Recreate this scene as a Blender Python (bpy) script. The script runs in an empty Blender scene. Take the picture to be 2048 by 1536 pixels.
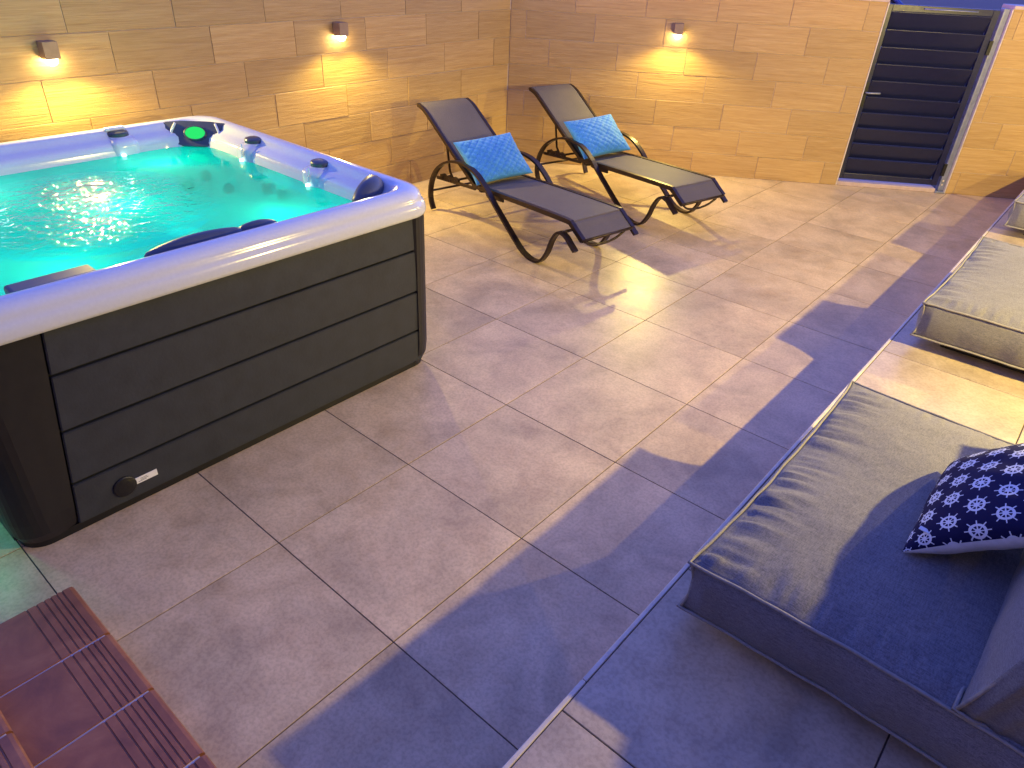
import bpy, bmesh, math, random
from mathutils import Vector, Matrix, noise
random.seed(7)
S = bpy.context.scene
COL = S.collection
R = math.radians

# ------------------------------------------------------------------ camera
cam_d = bpy.data.cameras.new('camera')
cam_d.sensor_width = 36.0
cam_d.lens = 1415.8 / 2048 * 36.0
cam_d.clip_start = 0.05
cam_d.clip_end = 600
cam = bpy.data.objects.new('camera', cam_d)
COL.objects.link(cam)
def cam_axes(yaw, pitch, roll):
    cy, sy, cp, sp = math.cos(yaw), math.sin(yaw), math.cos(pitch), math.sin(pitch)
    F = Vector((sy*cp, cy*cp, sp)); Rr = Vector((cy, -sy, 0)); U = Rr.cross(F)
    c, s = math.cos(roll), math.sin(roll)
    return c*Rr + s*U, -s*Rr + c*U, F
r_, u_, f_ = cam_axes(-0.685534749, -0.567343141, 0.0536099985)
cam.matrix_world = Matrix(((r_.x, u_.x, -f_.x, 1.71815), (r_.y, u_.y, -f_.y, -0.86659),
                           (r_.z, u_.z, -f_.z, 1.82644), (0, 0, 0, 1)))
S.camera = cam

# ------------------------------------------------------------------ dusk sky
w = bpy.data.worlds.new('World'); S.world = w; w.use_nodes = True
nt = w.node_tree; nt.nodes.clear()
sky = nt.nodes.new('ShaderNodeTexSky'); sky.sky_type = 'NISHITA'; sky.sun_disc = False
sky.sun_elevation = R(3.0); sky.sun_rotation = R(200); sky.ozone_density = 5.0; sky.air_density = 1.0; sky.dust_density = 0.3
tint = nt.nodes.new('ShaderNodeMix'); tint.data_type = 'RGBA'; tint.blend_type = 'MULTIPLY'
tint.inputs[0].default_value = 1.0
nt.links.new(sky.outputs[0], tint.inputs[6]); tint.inputs[7].default_value = (2.75, 0.86, 1.34, 1)
bg = nt.nodes.new('ShaderNodeBackground'); bg.inputs[1].default_value = 0.160
out = nt.nodes.new('ShaderNodeOutputWorld')
nt.links.new(tint.outputs[2], bg.inputs[0]); nt.links.new(bg.outputs[0], out.inputs[0])
S.view_settings.view_transform = 'Standard'; S.view_settings.look = 'None'
S.view_settings.exposure = 3.0; S.view_settings.gamma = 1.0; S.view_settings.use_curve_mapping = False
S.cycles.use_denoising = True
S.cycles.max_bounces = 8; S.cycles.transparent_max_bounces = 12
S.cycles.sample_clamp_indirect = 6.0
LAMP_W = 11.8
LAMP_COL = (1.0, 0.77, 0.20)
WALL_DIM = -1.75

# ------------------------------------------------------------------ material kit
class NT:
    def __init__(s, name):
        s.m = bpy.data.materials.new(name); s.m.use_nodes = True
        s.t = s.m.node_tree; s.t.nodes.clear()
        s.out = s.n('ShaderNodeOutputMaterial')
    def n(s, typ, **kw):
        nd = s.t.nodes.new(typ)
        for k, v in kw.items(): setattr(nd, k, v)
        return nd
    def l(s, a, b): s.t.links.new(a, b)
    def val(s, sock, v):
        if hasattr(v, 'is_output') or isinstance(v, bpy.types.NodeSocket): s.l(v, sock)
        else: sock.default_value = v
    def math(s, op, a, b=None, c=None):
        nd = s.n('ShaderNodeMath', operation=op)
        s.val(nd.inputs[0], a)
        if b is not None: s.val(nd.inputs[1], b)
        if c is not None: s.val(nd.inputs[2], c)
        return nd.outputs[0]
    def vmath(s, op, a, b):
        nd = s.n('ShaderNodeVectorMath', operation=op); s.val(nd.inputs[0], a); s.val(nd.inputs[1], b)
        return nd.outputs[0]
    def noise(s, vec, scale, detail=4, rough=0.55, dist=0.0):
        nd = s.n('ShaderNodeTexNoise'); s.l(vec, nd.inputs['Vector'])
        nd.inputs['Scale'].default_value = scale; nd.inputs['Detail'].default_value = detail
        nd.inputs['Roughness'].default_value = rough; nd.inputs['Distortion'].default_value = dist
        return nd.outputs[0]
    def ramp(s, fac, stops):
        nd = s.n('ShaderNodeValToRGB'); s.l(fac, nd.inputs[0])
        e = nd.color_ramp.elements
        while len(e) > 1: e.remove(e[0])
        e[0].position = stops[0][0]; e[0].color = (*stops[0][1], 1)
        for p, c in stops[1:]:
            q = e.new(p); q.color = (*c, 1)
        return nd.outputs[0]
    def mix(s, fac, a, b, blend='MIX'):
        nd = s.n('ShaderNodeMix', data_type='RGBA', blend_type=blend)
        s.val(nd.inputs[0], fac)
        for k, v in ((6, a), (7, b)):
            if isinstance(v, tuple): nd.inputs[k].default_value = (*v, 1) if len(v) == 3 else v
            else: s.l(v, nd.inputs[k])
        return nd.outputs[2]
    def bump(s, h, strength, dist=0.01):
        nd = s.n('ShaderNodeBump'); s.l(h, nd.inputs['Height'])
        nd.inputs['Strength'].default_value = strength; nd.inputs['Distance'].default_value = dist
        return nd.outputs[0]
    def coords(s, rnd=True):
        tc = s.n('ShaderNodeTexCoord').outputs['Object']
        if not rnd: return tc, None
        oi = s.n('ShaderNodeObjectInfo').outputs['Random']
        k = s.math('MULTIPLY', oi, 57.0)
        cmb = s.n('ShaderNodeCombineXYZ'); s.l(k, cmb.inputs[0]); s.l(k, cmb.inputs[1]); s.l(k, cmb.inputs[2])
        return s.vmath('ADD', tc, cmb.outputs[0]), oi
    def scale(s, v, xyz): return s.vmath('MULTIPLY', v, xyz)
    def bsdf(s, color=None, rough=0.5, normal=None, metal=0.0, spec=0.5, **kw):
        b = s.n('ShaderNodeBsdfPrincipled')
        if color is not None:
            if isinstance(color, tuple): b.inputs['Base Color'].default_value = (*color, 1)
            else: s.l(color, b.inputs['Base Color'])
        s.val(b.inputs['Roughness'], rough)
        b.inputs['Metallic'].default_value = metal
        b.inputs['Specular IOR Level'].default_value = spec
        if normal is not None: s.l(normal, b.inputs['Normal'])
        for k, v in kw.items(): s.val(b.inputs[k], v)
        s.l(b.outputs[0], s.out.inputs[0])
        return b

M = {}
def simple(name, col, rough=0.5, metal=0.0, var=0.12, scale=30, bump=0.0, spec=0.5):
    t = NT(name); v, oi = t.coords()
    n = t.noise(v, scale, 5)
    lo = tuple(c*(1-var) for c in col); hi = tuple(min(1, c*(1+var)) for c in col)
    c = t.ramp(n, [(0.3, lo), (0.7, hi)])
    rr = t.math('MULTIPLY_ADD', n, 0.16, rough-0.08)
    nm = t.bump(t.noise(v, scale*6, 3), bump) if bump else None
    t.bsdf(c, rr, nm, metal, spec); M[name] = t.m
def glow(name, col, strength):
    t = NT(name); e = t.n('ShaderNodeEmission'); e.inputs[0].default_value = (*col, 1); e.inputs[1].default_value = strength
    t.l(e.outputs[0], t.out.inputs[0]); M[name] = t.m

# concrete-look porcelain floor tile
def floor_mat(name, base, seed_scale=1.0):
    t = NT(name); v, oi = t.coords()
    a = t.noise(v, 3.2*seed_scale, 8, 0.62, 0.5)
    b = t.noise(v, 8*seed_scale, 9, 0.72, 0.4)
    f = t.noise(v, 90, 4, 0.6)
    lo = tuple(c*0.72 for c in base); mid = base; hi = tuple(min(1, c*1.16) for c in base)
    c1 = t.ramp(a, [(0.30, lo), (0.52, mid), (0.72, hi)])
    c2 = t.ramp(b, [(0.30, (0.66, 0.58, 0.50)), (0.60, (1, 1, 1))])
    c = t.mix(0.55, c1, c2, 'MULTIPLY')
    c3 = t.ramp(f, [(0.38, (0.80, 0.79, 0.78)), (0.56, (1, 1, 1))])
    c = t.mix(0.8, c, c3, 'MULTIPLY')
    br = t.math('MULTIPLY_ADD', oi, 0.16, 0.92)
    cm = t.n('ShaderNodeCombineColor'); [t.l(br, cm.inputs[i]) for i in range(3)]
    c = t.mix(1.0, c, cm.outputs[0], 'MULTIPLY')
    rough = t.math('MULTIPLY_ADD', b, 0.30, 0.22)
    t.bsdf(c, rough, t.bump(t.math('ADD', f, t.math('MULTIPLY', b, 0.8)), 0.10, 0.004), spec=0.45); M[name] = t.m
floor_mat('floor_tile', (0.64, 0.475, 0.275))
floor_mat('deck_tile', (0.54, 0.43, 0.30))

# wood-look wall tile
t = NT('wall_tile'); v, oi = t.coords()
vs = t.scale(v, (1.2, 1.0, 26.0))
g1 = t.noise(vs, 2.0, 7, 0.62, 1.2)
g2 = t.noise(t.scale(v, (3.0, 1.0, 85.0)), 2.4, 5, 0.6, 0.6)
c = t.ramp(g1, [(0.26, (0.42, 0.250, 0.085)), (0.48, (0.50, 0.318, 0.115)), (0.72, (0.57, 0.38, 0.150))])
c = t.mix(0.55, c, t.ramp(g2, [(0.33, (0.80, 0.75, 0.70)), (0.58, (1, 1, 1))]), 'MULTIPLY')
br = t.math('MULTIPLY_ADD', oi, 0.22, 0.86)
cm = t.n('ShaderNodeCombineColor'); [t.l(br, cm.inputs[i]) for i in range(3)]
c = t.mix(1.0, c, cm.outputs[0], 'MULTIPLY')
t.bsdf(c, t.math('MULTIPLY_ADD', g1, 0.2, 0.40), t.bump(t.math('ADD', g1, t.math('MULTIPLY', g2, 0.6)), 0.55, 0.006), spec=0.4)
M['wall_tile'] = t.m

# brown bullnose stair tile
t = NT('stair_tile'); v, oi = t.coords()
g1 = t.noise(v, 7, 7, 0.65, 0.6)
c = t.ramp(g1, [(0.3, (0.18, 0.062, 0.028)), (0.55, (0.29, 0.108, 0.048)), (0.75, (0.38, 0.16, 0.075))])
t.bsdf(c, t.math('MULTIPLY_ADD', g1, 0.3, 0.28), t.bump(t.noise(v, 60, 4), 0.12, 0.004), spec=0.5); M['stair_tile'] = t.m

simple('grout_dark', (0.075, 0.055, 0.045), 0.85, bump=0.2)
simple('grout_pale', (0.58, 0.46, 0.33), 0.85, bump=0.2)
simple('grout_white', (0.62, 0.56, 0.50), 0.8)
simple('trim_metal', (0.62, 0.53, 0.42), 0.45, metal=0.0)
simple('plaster', (0.34, 0.30, 0.26), 0.85, scale=8, bump=0.3)
simple('asphalt', (0.055, 0.055, 0.06), 0.9, scale=20, bump=0.3)
simple('soil', (0.10, 0.09, 0.075), 0.95, scale=6, bump=0.3)
simple('acrylic', (0.60, 0.61, 0.64), 0.12, var=0.03, scale=90)
simple('cabinet_board', (0.025, 0.029, 0.040), 0.55, var=0.18, scale=14, bump=0.08)
simple('cabinet_corner', (0.010, 0.009, 0.009), 0.42, var=0.2)
simple('black_plastic', (0.006, 0.006, 0.007), 0.45)
simple('tub_cushion', (0.060, 0.064, 0.085), 0.38, var=0.1)
simple('control_grey', (0.055, 0.06, 0.075), 0.3)
simple('sticker', (0.80, 0.80, 0.82), 0.5, var=0.03)
simple('sticker_print', (0.25, 0.25, 0.30), 0.6)
simple('lamp_bronze', (0.30, 0.20, 0.13), 0.45, metal=0.2)
simple('lounger_frame', (0.040, 0.024, 0.017), 0.36, metal=0.55)
simple('gate_metal', (0.011, 0.014, 0.050), 0.34, metal=0.1, var=0.1)
simple('post_metal', (0.26, 0.28, 0.34), 0.38, metal=0.4)
simple('threshold_stone', (0.50, 0.38, 0.33), 0.55, scale=20)
simple('base_wood', (0.022, 0.018, 0.015), 0.7)
simple('piping', (0.26, 0.24, 0.215), 0.8, var=0.15, scale=80, bump=0.3)
simple('label_white', (0.7, 0.7, 0.72), 0.7)
simple('pillow_back', (0.62, 0.62, 0.62), 0.85, bump=0.15)
simple('car_paint', (0.03, 0.07, 0.22), 0.25, var=0.05)
simple('car_glass', (0.02, 0.025, 0.03), 0.08, var=0.02)
simple('tyre', (0.015, 0.015, 0.016), 0.85)
simple('car_silver', (0.5, 0.5, 0.52), 0.3, metal=0.6)
simple('jet_steel', (0.10, 0.13, 0.13), 0.35)

# woven heather fabric for cushions
def fabric(name, lo, hi, scale, rough=0.9, bump=0.35, sheen=0.15):
    t = NT(name); v, oi = t.coords()
    a = t.noise(t.scale(v, (1, 6, 6)), scale, 3, 0.7); b = t.noise(t.scale(v, (6, 1, 6)), scale, 3, 0.7)
    k = t.math('MULTIPLY', t.math('ADD', a, b), 0.5)
    c = t.ramp(k, [(0.38, lo), (0.62, hi)])
    big = t.noise(v, 5, 4)
    c = t.mix(0.5, c, t.ramp(big, [(0.3, (0.75, 0.75, 0.75)), (0.7, (1, 1, 1))]), 'MULTIPLY')
    h = t.math('ADD', k, t.math('MULTIPLY', t.noise(v, 22, 4), 0.6))
    bs = t.bsdf(c, rough, t.bump(h, bump, 0.004), spec=0.25)
    bs.inputs['Sheen Weight'].default_value = sheen
    M[name] = t.m
fabric('cushion_fabric', (0.105, 0.100, 0.108), (0.225, 0.212, 0.218), 60)
fabric('sling_fabric', (0.098, 0.082, 0.074), (0.160, 0.135, 0.120), 130, rough=0.65, bump=0.2, sheen=0.0)
fabric('blue_velvet', (0.045, 0.235, 0.56), (0.085, 0.34, 0.72), 26, rough=0.75, bump=0.2, sheen=0.15)

# navy cloth printed with rows of white ship's wheels
t = NT('wheel_print')
uv = t.n('ShaderNodeUVMap').outputs[0]
sp = t.n('ShaderNodeSeparateXYZ'); t.l(t.scale(uv, (6.4, 7.4, 1.0)), sp.inputs[0])
row = t.math('FLOOR', sp.outputs[1])
off = t.math('MULTIPLY', t.math('FLOORED_MODULO', row, 2.0), 0.5)
px = t.math('SUBTRACT', t.math('FRACT', t.math('ADD', sp.outputs[0], off)), 0.5)
py = t.math('MULTIPLY', t.math('SUBTRACT', t.math('FRACT', sp.outputs[1]), 0.5), 0.80)
rad = t.math('SQRT', t.math('ADD', t.math('MULTIPLY', px, px), t.math('MULTIPLY', py, py)))
ang = t.math('ARCTAN2', py, px)
ring = t.math('LESS_THAN', t.math('ABSOLUTE', t.math('SUBTRACT', rad, 0.215)), 0.040)
hub = t.math('LESS_THAN', rad, 0.085)
sw = t.math('MULTIPLY', t.math('ABSOLUTE', t.math('SINE', t.math('MULTIPLY', ang, 4.0))), t.math('MULTIPLY', rad, 0.25))
spoke = t.math('MULTIPLY', t.math('LESS_THAN', sw, 0.0175), t.math('LESS_THAN', rad, 0.375))
mask = t.math('MAXIMUM', t.math('MAXIMUM', ring, hub), spoke)
v, oi = t.coords()
cl = t.mix(mask, (0.006, 0.006, 0.045), (0.62, 0.64, 0.68))
t.bsdf(cl, 0.85, t.bump(t.noise(v, 160, 3), 0.15, 0.003), spec=0.2)
M['wheel_print'] = t.m

# water of the hot tub: clear surface film with fine ripples over a cloudy, bubbly body
t = NT('tub_water'); v, oi = t.coords(False)
w1 = t.noise(v, 9, 2, 0.5, 0.8); w2 = t.noise(v, 25, 2, 0.5, 0.6)
h = t.math('ADD', w1, t.math('MULTIPLY', w2, 0.6))
dd = t.vmath('SUBTRACT', v, (-1.52, 0.18, 0.76))
ln = t.n('ShaderNodeVectorMath', operation='LENGTH'); t.l(dd, ln.inputs[0])
act = t.ramp(ln.outputs['Value'], [(0.22, (1, 1, 1)), (0.56, (0.035, 0.035, 0.035))])
nrm = t.bump(t.math('MULTIPLY', h, act), 1.0, 0.030)
tr = t.n('ShaderNodeBsdfTransparent'); tr.inputs[0].default_value = (0.12, 0.90, 0.84, 1)
tl = t.n('ShaderNodeBsdfTranslucent'); tl.inputs[0].default_value = (0.05, 0.88, 0.78, 1)
m1 = t.n('ShaderNodeMixShader'); m1.inputs[0].default_value = 0.60
t.l(tr.outputs[0], m1.inputs[1]); t.l(tl.outputs[0], m1.inputs[2])
gl = t.n('ShaderNodeBsdfGlossy'); gl.inputs['Roughness'].default_value = 0.02; t.l(nrm, gl.inputs['Normal'])
fr = t.n('ShaderNodeFresnel'); fr.inputs[0].default_value = 1.33; t.l(nrm, fr.inputs['Normal'])
m2 = t.n('ShaderNodeMixShader'); t.l(fr.outputs[0], m2.inputs[0]); t.l(m1.outputs[0], m2.inputs[1]); t.l(gl.outputs[0], m2.inputs[2])
t.l(m2.outputs[0], t.out.inputs[0]); M['tub_water'] = t.m
t = NT('water_drop'); b = t.bsdf((0.85, 0.95, 0.97), 0.05); b.inputs['Transmission Weight'].default_value = 0.6; M['water_drop'] = t.m

glow('bulb_glow', (1.0, 0.78, 0.42), 9.0)
glow('green_led', (0.03, 0.9, 0.18), 0.12)
glow('white_led', (0.55, 1.0, 0.95), 0.5)

# ------------------------------------------------------------------ mesh kit
def mesh_obj(name, verts, faces, mat, parent=None, smooth=False, uvs=None):
    me = bpy.data.meshes.new(name); me.from_pydata([tuple(q) for q in verts], [], faces); me.update()
    if smooth:
        for p in me.polygons: p.use_smooth = True
    if uvs is not None:
        ul = me.uv_layers.new(name='uv')
        for lp in me.loops: ul.data[lp.index].uv = uvs[lp.vertex_index]
    if mat is not None: me.materials.append(M[mat] if isinstance(mat, str) else mat)
    o = bpy.data.objects.new(name, me); COL.objects.link(o)
    if parent is not None: o.parent = parent
    return o
def share(name, me, loc, rot=(0, 0, 0), parent=None):
    o = bpy.data.objects.new(name, me); COL.objects.link(o)
    o.location = loc; o.rotation_euler = rot
    if parent is not None: o.parent = parent
    return o
def bm_obj(name, bm, mat, parent=None, smooth=False):
    bmesh.ops.recalc_face_normals(bm, faces=bm.faces)
    me = bpy.data.meshes.new(name); bm.to_mesh(me); bm.free()
    if smooth:
        for p in me.polygons: p.use_smooth = True
    me.materials.append(M[mat])
    o = bpy.data.objects.new(name, me); COL.objects.link(o)
    if parent is not None: o.parent = parent
    return o
def box_bm(lo, hi, bev=0.0, seg=2):
    bm = bmesh.new()
    vs = [bm.verts.new((x, y, z)) for x in (lo[0], hi[0]) for y in (lo[1], hi[1]) for z in (lo[2], hi[2])]
    for f in ((0, 1, 3, 2), (4, 6, 7, 5), (0, 4, 5, 1), (2, 3, 7, 6), (0, 2, 6, 4), (1, 5, 7, 3)):
        bm.faces.new([vs[i] for i in f])
    if bev: bmesh.ops.bevel(bm, geom=list(bm.edges), offset=bev, segments=seg, profile=0.5, affect='EDGES')
    return bm
def box(name, lo, hi, mat, parent=None, bev=0.0, seg=2, smooth=False):
    return bm_obj(name, box_bm(lo, hi, bev, seg), mat, parent, smooth)
def prism(name, poly, z0, z1, mat, parent=None, bev=0.0):
    bm = bmesh.new()
    a = [bm.verts.new((x, y, z0)) for x, y in poly]; b = [bm.verts.new((x, y, z1)) for x, y in poly]
    n = len(poly)
    bm.faces.new(list(reversed(a))); top = bm.faces.new(b)
    for i in range(n): bm.faces.new((a[i], a[(i+1) % n], b[(i+1) % n], b[i]))
    if bev: bmesh.ops.bevel(bm, geom=list(top.edges), offset=bev, segments=1, affect='EDGES')
    return bm_obj(name, bm, mat, parent)
def tube(name, pts, rad, mat, parent=None, seg=10, closed=False):
    pts = [Vector(p) for p in pts]; n = len(pts); vs = []; fs = []
    prev = None
    for i, p in enumerate(pts):
        if closed: d = (pts[(i+1) % n] - pts[i-1]).normalized()
        else: d = (pts[min(i+1, n-1)] - pts[max(i-1, 0)]).normalized()
        if prev is None:
            a = d.orthogonal().normalized()
        else:
            a = (prev - d*prev.dot(d)).normalized()
        prev = a; b = d.cross(a)
        rr = rad[i] if isinstance(rad, (list, tuple)) else rad
        for k in range(seg):
            th = 2*math.pi*k/seg; vs.append(p + a*(math.cos(th)*rr) + b*(math.sin(th)*rr))
    for i in range(n if closed else n-1):
        j = (i+1) % n
        for k in range(seg):
            fs.append((i*seg+k, i*seg+(k+1) % seg, j*seg+(k+1) % seg, j*seg+k))
    if not closed:
        fs.append(tuple(reversed(range(seg)))); fs.append(tuple((n-1)*seg+k for k in range(seg)))
    return mesh_obj(name, vs, fs, mat, parent, smooth=True)
def disc_cyl(name, c, axis, r, h, mat, parent=None, seg=28, dome=0.0, sx=1.0):
    axis = Vector(axis).normalized(); a = axis.orthogonal().normalized()
    if abs(axis.z) < 0.99: a = Vector((0, 0, 1)).cross(axis).normalized()
    b = axis.cross(a); c = Vector(c); vs = []; fs = []
    prof = [(1.0, 0.0), (1.0, h*0.7), (0.93, h), (0.6, h + dome*0.7), (0.25, h + dome)]
    for rr, hh in prof:
        for k in range(seg):
            th = 2*math.pi*k/seg; vs.append(c + axis*hh + a*(math.cos(th)*rr*r*sx) + b*(math.sin(th)*rr*r))
    for i in range(len(prof)-1):
        for k in range(seg): fs.append((i*seg+k, i*seg+(k+1) % seg, (i+1)*seg+(k+1) % seg, (i+1)*seg+k))
    fs.append(tuple((len(prof)-1)*seg+k for k in range(seg))); fs.append(tuple(reversed(range(seg))))
    return mesh_obj(name, vs, fs, mat, parent, smooth=False)
def spline(pts, n=8):
    P = [Vector(p) for p in pts]; out = []
    for i in range(len(P)-1):
        p0 = P[max(i-1, 0)]; p1 = P[i]; p2 = P[i+1]; p3 = P[min(i+2, len(P)-1)]
        for k in range(n):
            t = k/n
            out.append(0.5*((2*p1) + (p2-p0)*t + (2*p0-5*p1+4*p2-p3)*t*t + (3*p1-p0-3*p2+p3)*t**3))
    out.append(P[-1]); return out
def empty(name, loc=(0, 0, 0), rz=0.0):
    o = bpy.data.objects.new(name, None); COL.objects.link(o); o.location = loc; o.rotation_euler = (0, 0, rz); return o
def tag(o, label, cat, group=None):
    o['label'] = label; o['category'] = cat
    if group: o['group'] = group
    return o
def structure(o): o['kind'] = 'structure'; return o
def clip_poly(poly, p, n):
    out = []
    for i in range(len(poly)):
        a, b = poly[i], poly[(i+1) % len(poly)]
        da = (a[0]-p[0])*n[0] + (a[1]-p[1])*n[1]; db = (b[0]-p[0])*n[0] + (b[1]-p[1])*n[1]
        if da <= 0: out.append(a)
        if (da < 0 < db) or (db < 0 < da):
            t = da/(da-db); out.append((a[0]+(b[0]-a[0])*t, a[1]+(b[1]-a[1])*t))
    return out

# ------------------------------------------------------------------ layout constants (metres)
WX = -2.752                                   # face of the long wall behind the tub
K = Vector((-2.752, 4.313, 0))                # corner of the two tiled walls
GA = R(34.21)                                 # direction of the gate wall
GD = Vector((math.cos(GA), math.sin(GA), 0)); GN = Vector((-math.sin(GA), math.cos(GA), 0))   # along / behind
WALL_H = 1.50
HX = 2.62                                     # house wall face behind the lounge deck
DECK = 0.30
EX = 1.22                                     # edge of deck

# ------------------------------------------------------------------ ground, floor, deck
ground = structure(mesh_obj('ground', [(-300, -300, -0.12), (300, -300, -0.12), (300, 300, -0.12), (-300, 300, -0.12)], [(0, 1, 2, 3)], 'soil'))
road_c = K + GD*3.5 + GN*13
rv = [road_c + GD*a + GN*b for a, b in ((-60, -6), (60, -6), (60, 7), (-60, 7))]
structure(mesh_obj('road', [(q.x, q.y, -0.10) for q in rv], [(0, 1, 2, 3)], 'asphalt'))

y0, ymax = -2.4, 8.2
fpoly = clip_poly([(WX-0.02, y0), (EX-0.02, y0), (EX-0.02, ymax), (WX-0.02, ymax)], (K.x+GN.x*0.02, K.y+GN.y*0.02), (GN.x, GN.y))
floor = structure(prism('floor', fpoly, -0.08, -0.003, 'grout_dark'))
GAP = 0.0021
full_me = None
for i in range(-4, 14):
    for j in range(-5, 2):
        x0, yy = j*0.6, i*0.6
        if (j+1)*0.6 < WX or yy > ymax: continue
        poly = [(x0+GAP, yy+GAP), (x0+0.6-GAP, yy+GAP), (x0+0.6-GAP, yy+0.6-GAP), (x0+GAP, yy+0.6-GAP)]
        cp = clip_poly(poly, (K.x+GN.x*0.01, K.y+GN.y*0.01), (GN.x, GN.y))
        cp = clip_poly(cp, (WX-0.01, 0), (-1, 0)) if cp else cp
        if len(cp) < 3: continue
        dz = random.uniform(-0.0004, 0.0004)
        if len(cp) == 4 and abs(cp[0][0]-poly[0][0]) < 1e-6 and abs(cp[2][1]-poly[2][1]) < 1e-6 and cp == poly:
            if full_me is None:
                h = 0.3-GAP
                o = prism('floor_tile', [(-h, -h), (h, -h), (h, h), (-h, h)], -0.012, 0.0, 'floor_tile', floor, 0.0004)
                full_me = o.data; o.location = (x0+0.3, yy+0.3, dz)
            else: o = share('floor_tile', full_me, (x0+0.3, yy+0.3, dz), (0, 0, random.choice((0, R(90), R(180), R(270)))), floor)
        else: prism('floor_tile', cp, -0.012, dz, 'floor_tile', floor, 0.0004)

dpoly = clip_poly([(EX-0.012, y0), (HX, y0), (HX, 9), (EX-0.012, 9)], (K.x+GN.x*0.02, K.y+GN.y*0.02), (GN.x, GN.y))
deck = structure(prism('lounge_deck', dpoly, -0.08, DECK-0.004, 'grout_dark'))
for i in range(-4, 15):
    for j in range(0, 3):
        x0, yy = EX - 0.0075 + j*0.6, i*0.6
        poly = [(x0+GAP, yy+GAP), (min(x0+0.6-GAP, HX), yy+GAP), (min(x0+0.6-GAP, HX), yy+0.6-GAP), (x0+GAP, yy+0.6-GAP)]
        cp = clip_poly(poly, (K.x+GN.x*0.01, K.y+GN.y*0.01), (GN.x, GN.y))
        if len(cp) < 3: continue
        prism('deck_tile', cp, DECK-0.012, DECK+random.uniform(-0.0003, 0.0003), 'deck_tile', deck, 0.0012)
for i in range(-4, 14):                       # riser slabs under the nosing
    ya, yb = i*0.6+GAP, (i+1)*0.6-GAP
    lim = K.y + (EX-K.x)*math.tan(GA)
    if ya > lim: continue
    box('riser_tile', (EX-0.020, ya, 0.0005), (EX-0.012, min(yb, lim), DECK-0.012), 'stair_tile', deck, 0.001, 1)
for i in range(-1, 3):                        # metal nosing profile in lengths
    ya, yb = -2.4+i*2.5+2.5, -2.4+(i+1)*2.5+2.499
    yb = min(yb, K.y + (EX-K.x)*math.tan(GA))
    if yb > ya: box('nosing_strip', (EX-0.0215, ya, DECK-0.011), (EX-0.0085, yb, DECK+0.0006), 'trim_metal', deck, 0.003, 3)

# stair of two brown steps at the lower left
st = empty('brown_steps', (0.5, -0.9, 0)); tag(st, 'two brown tiled steps with ribbed nosing and white grout at lower left', 'steps')
def st_part(o):
    o.parent = st; o.location = Vector(o.location) - st.location; return o
st_part(box('step_core', (-0.140, -1.55, 0.0), (EX-0.03, -0.592, 0.1455), 'grout_white'))
st_part(box('step_core', (-0.140, -1.55, 0.146), (EX-0.03, -0.8722, 0.2955), 'grout_white'))
def stair_tile(x0, x1, yb, yf, z):
    # ribbed bullnose tile: yf is the front (+y) edge
    prof = [(yb, z-0.012), (yb, z)]
    for k, gy in enumerate((0.125, 0.100, 0.080, 0.063, 0.047, 0.032)):
        prof += [(yf-gy-0.003, z), (yf-gy-0.0015, z-0.0026), (yf-gy+0.0015, z-0.0026), (yf-gy+0.003, z)]
    prof += [(yf-0.012, z), (yf-0.004, z-0.003), (yf, z-0.010), (yf-0.001, z-0.024), (yf-0.010, z-0.030), (yf-0.014, z-0.030), (yf-0.014, z-0.012)]
    n = len(prof); vs = [(x0, a, b) for a, b in prof] + [(x1, a, b) for a, b in prof]
    fs = [(i, (i+1) % n, n+(i+1) % n, n+i) for i in range(n)] + [tuple(range(n)), tuple(range(2*n-1, n-1, -1))]
    bm = bmesh.new(); V = [bm.verts.new(q) for q in vs]
    for f in fs: bm.faces.new([V[i] for i in f])
    return bm_obj('tread_tile', bm, 'stair_tile')
def riser(x0, x1, y, za, zb): return box('riser_tile', (x0, y-0.008, za), (x1, y, zb), 'stair_tile', None, 0.001, 1)
xs = [-0.148, 0.097, 0.347, 0.600, 0.85, 1.10, EX-0.031]
for a, b in zip(xs[:-1], xs[1:]):
    st_part(stair_tile(a+0.0042, b-0.0042, -0.872, -0.578, 0.150)); st_part(riser(a+0.0042, b-0.0042, -0.586, 0.003, 0.119))
    st_part(stair_tile(a+0.0042, b-0.0042, -1.20, -0.860, 0.300)); st_part(riser(a+0.0042, b-0.0042, -0.866, 0.152, 0.269))
    st_part(box('landing_tile', (a+0.003, -1.55, 0.288), (b-0.003, -1.206, 0.300), 'stair_tile', None, 0.001, 1))

# ------------------------------------------------------------------ tiled walls
ROWS = [0.0, 0.197, 0.412, 0.627, 0.842, 1.057, 1.272, 1.487]
TL = 0.593
_tile_cache = {}
def wall_tiles(parent, s0, s1, phases, skip=None):
    for k in range(len(ROWS)-1):
        za, zb = ROWS[k]+0.0018, ROWS[k+1]-0.0018
        js = []; x = phases[k] - 20*TL
        while x < s1 + TL:
            if s0 < x < s1: js.append(x)
            x += TL
        ed = [s0] + js + [s1]
        for a, b in zip(ed[:-1], ed[1:]):
            L = b-a-0.004; H = zb-za
            if L < 0.02: continue
            key = (round(L, 4), round(H, 4))
            if key not in _tile_cache:
                o = box('wall_tile', (-L/2, 0.0, -H/2), (L/2, 0.010, H/2), 'wall_tile', None, 0.0014, 1)
                _tile_cache[key] = o.data; o.parent = parent
            else: o = share('wall_tile', _tile_cache[key], (0, 0, 0), (0, 0, 0), parent)
            o.location = ((a+b)/2, random.uniform(-0.0016, 0.0016), (za+zb)/2)
lw = box('garden_wall', (-3.2, 0.0052, -0.1), (4.313+0.2, 0.20, WALL_H-0.012), 'grout_pale')
lw.location = (WX, 0, 0); lw.rotation_euler = (0, 0, R(90))
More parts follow.
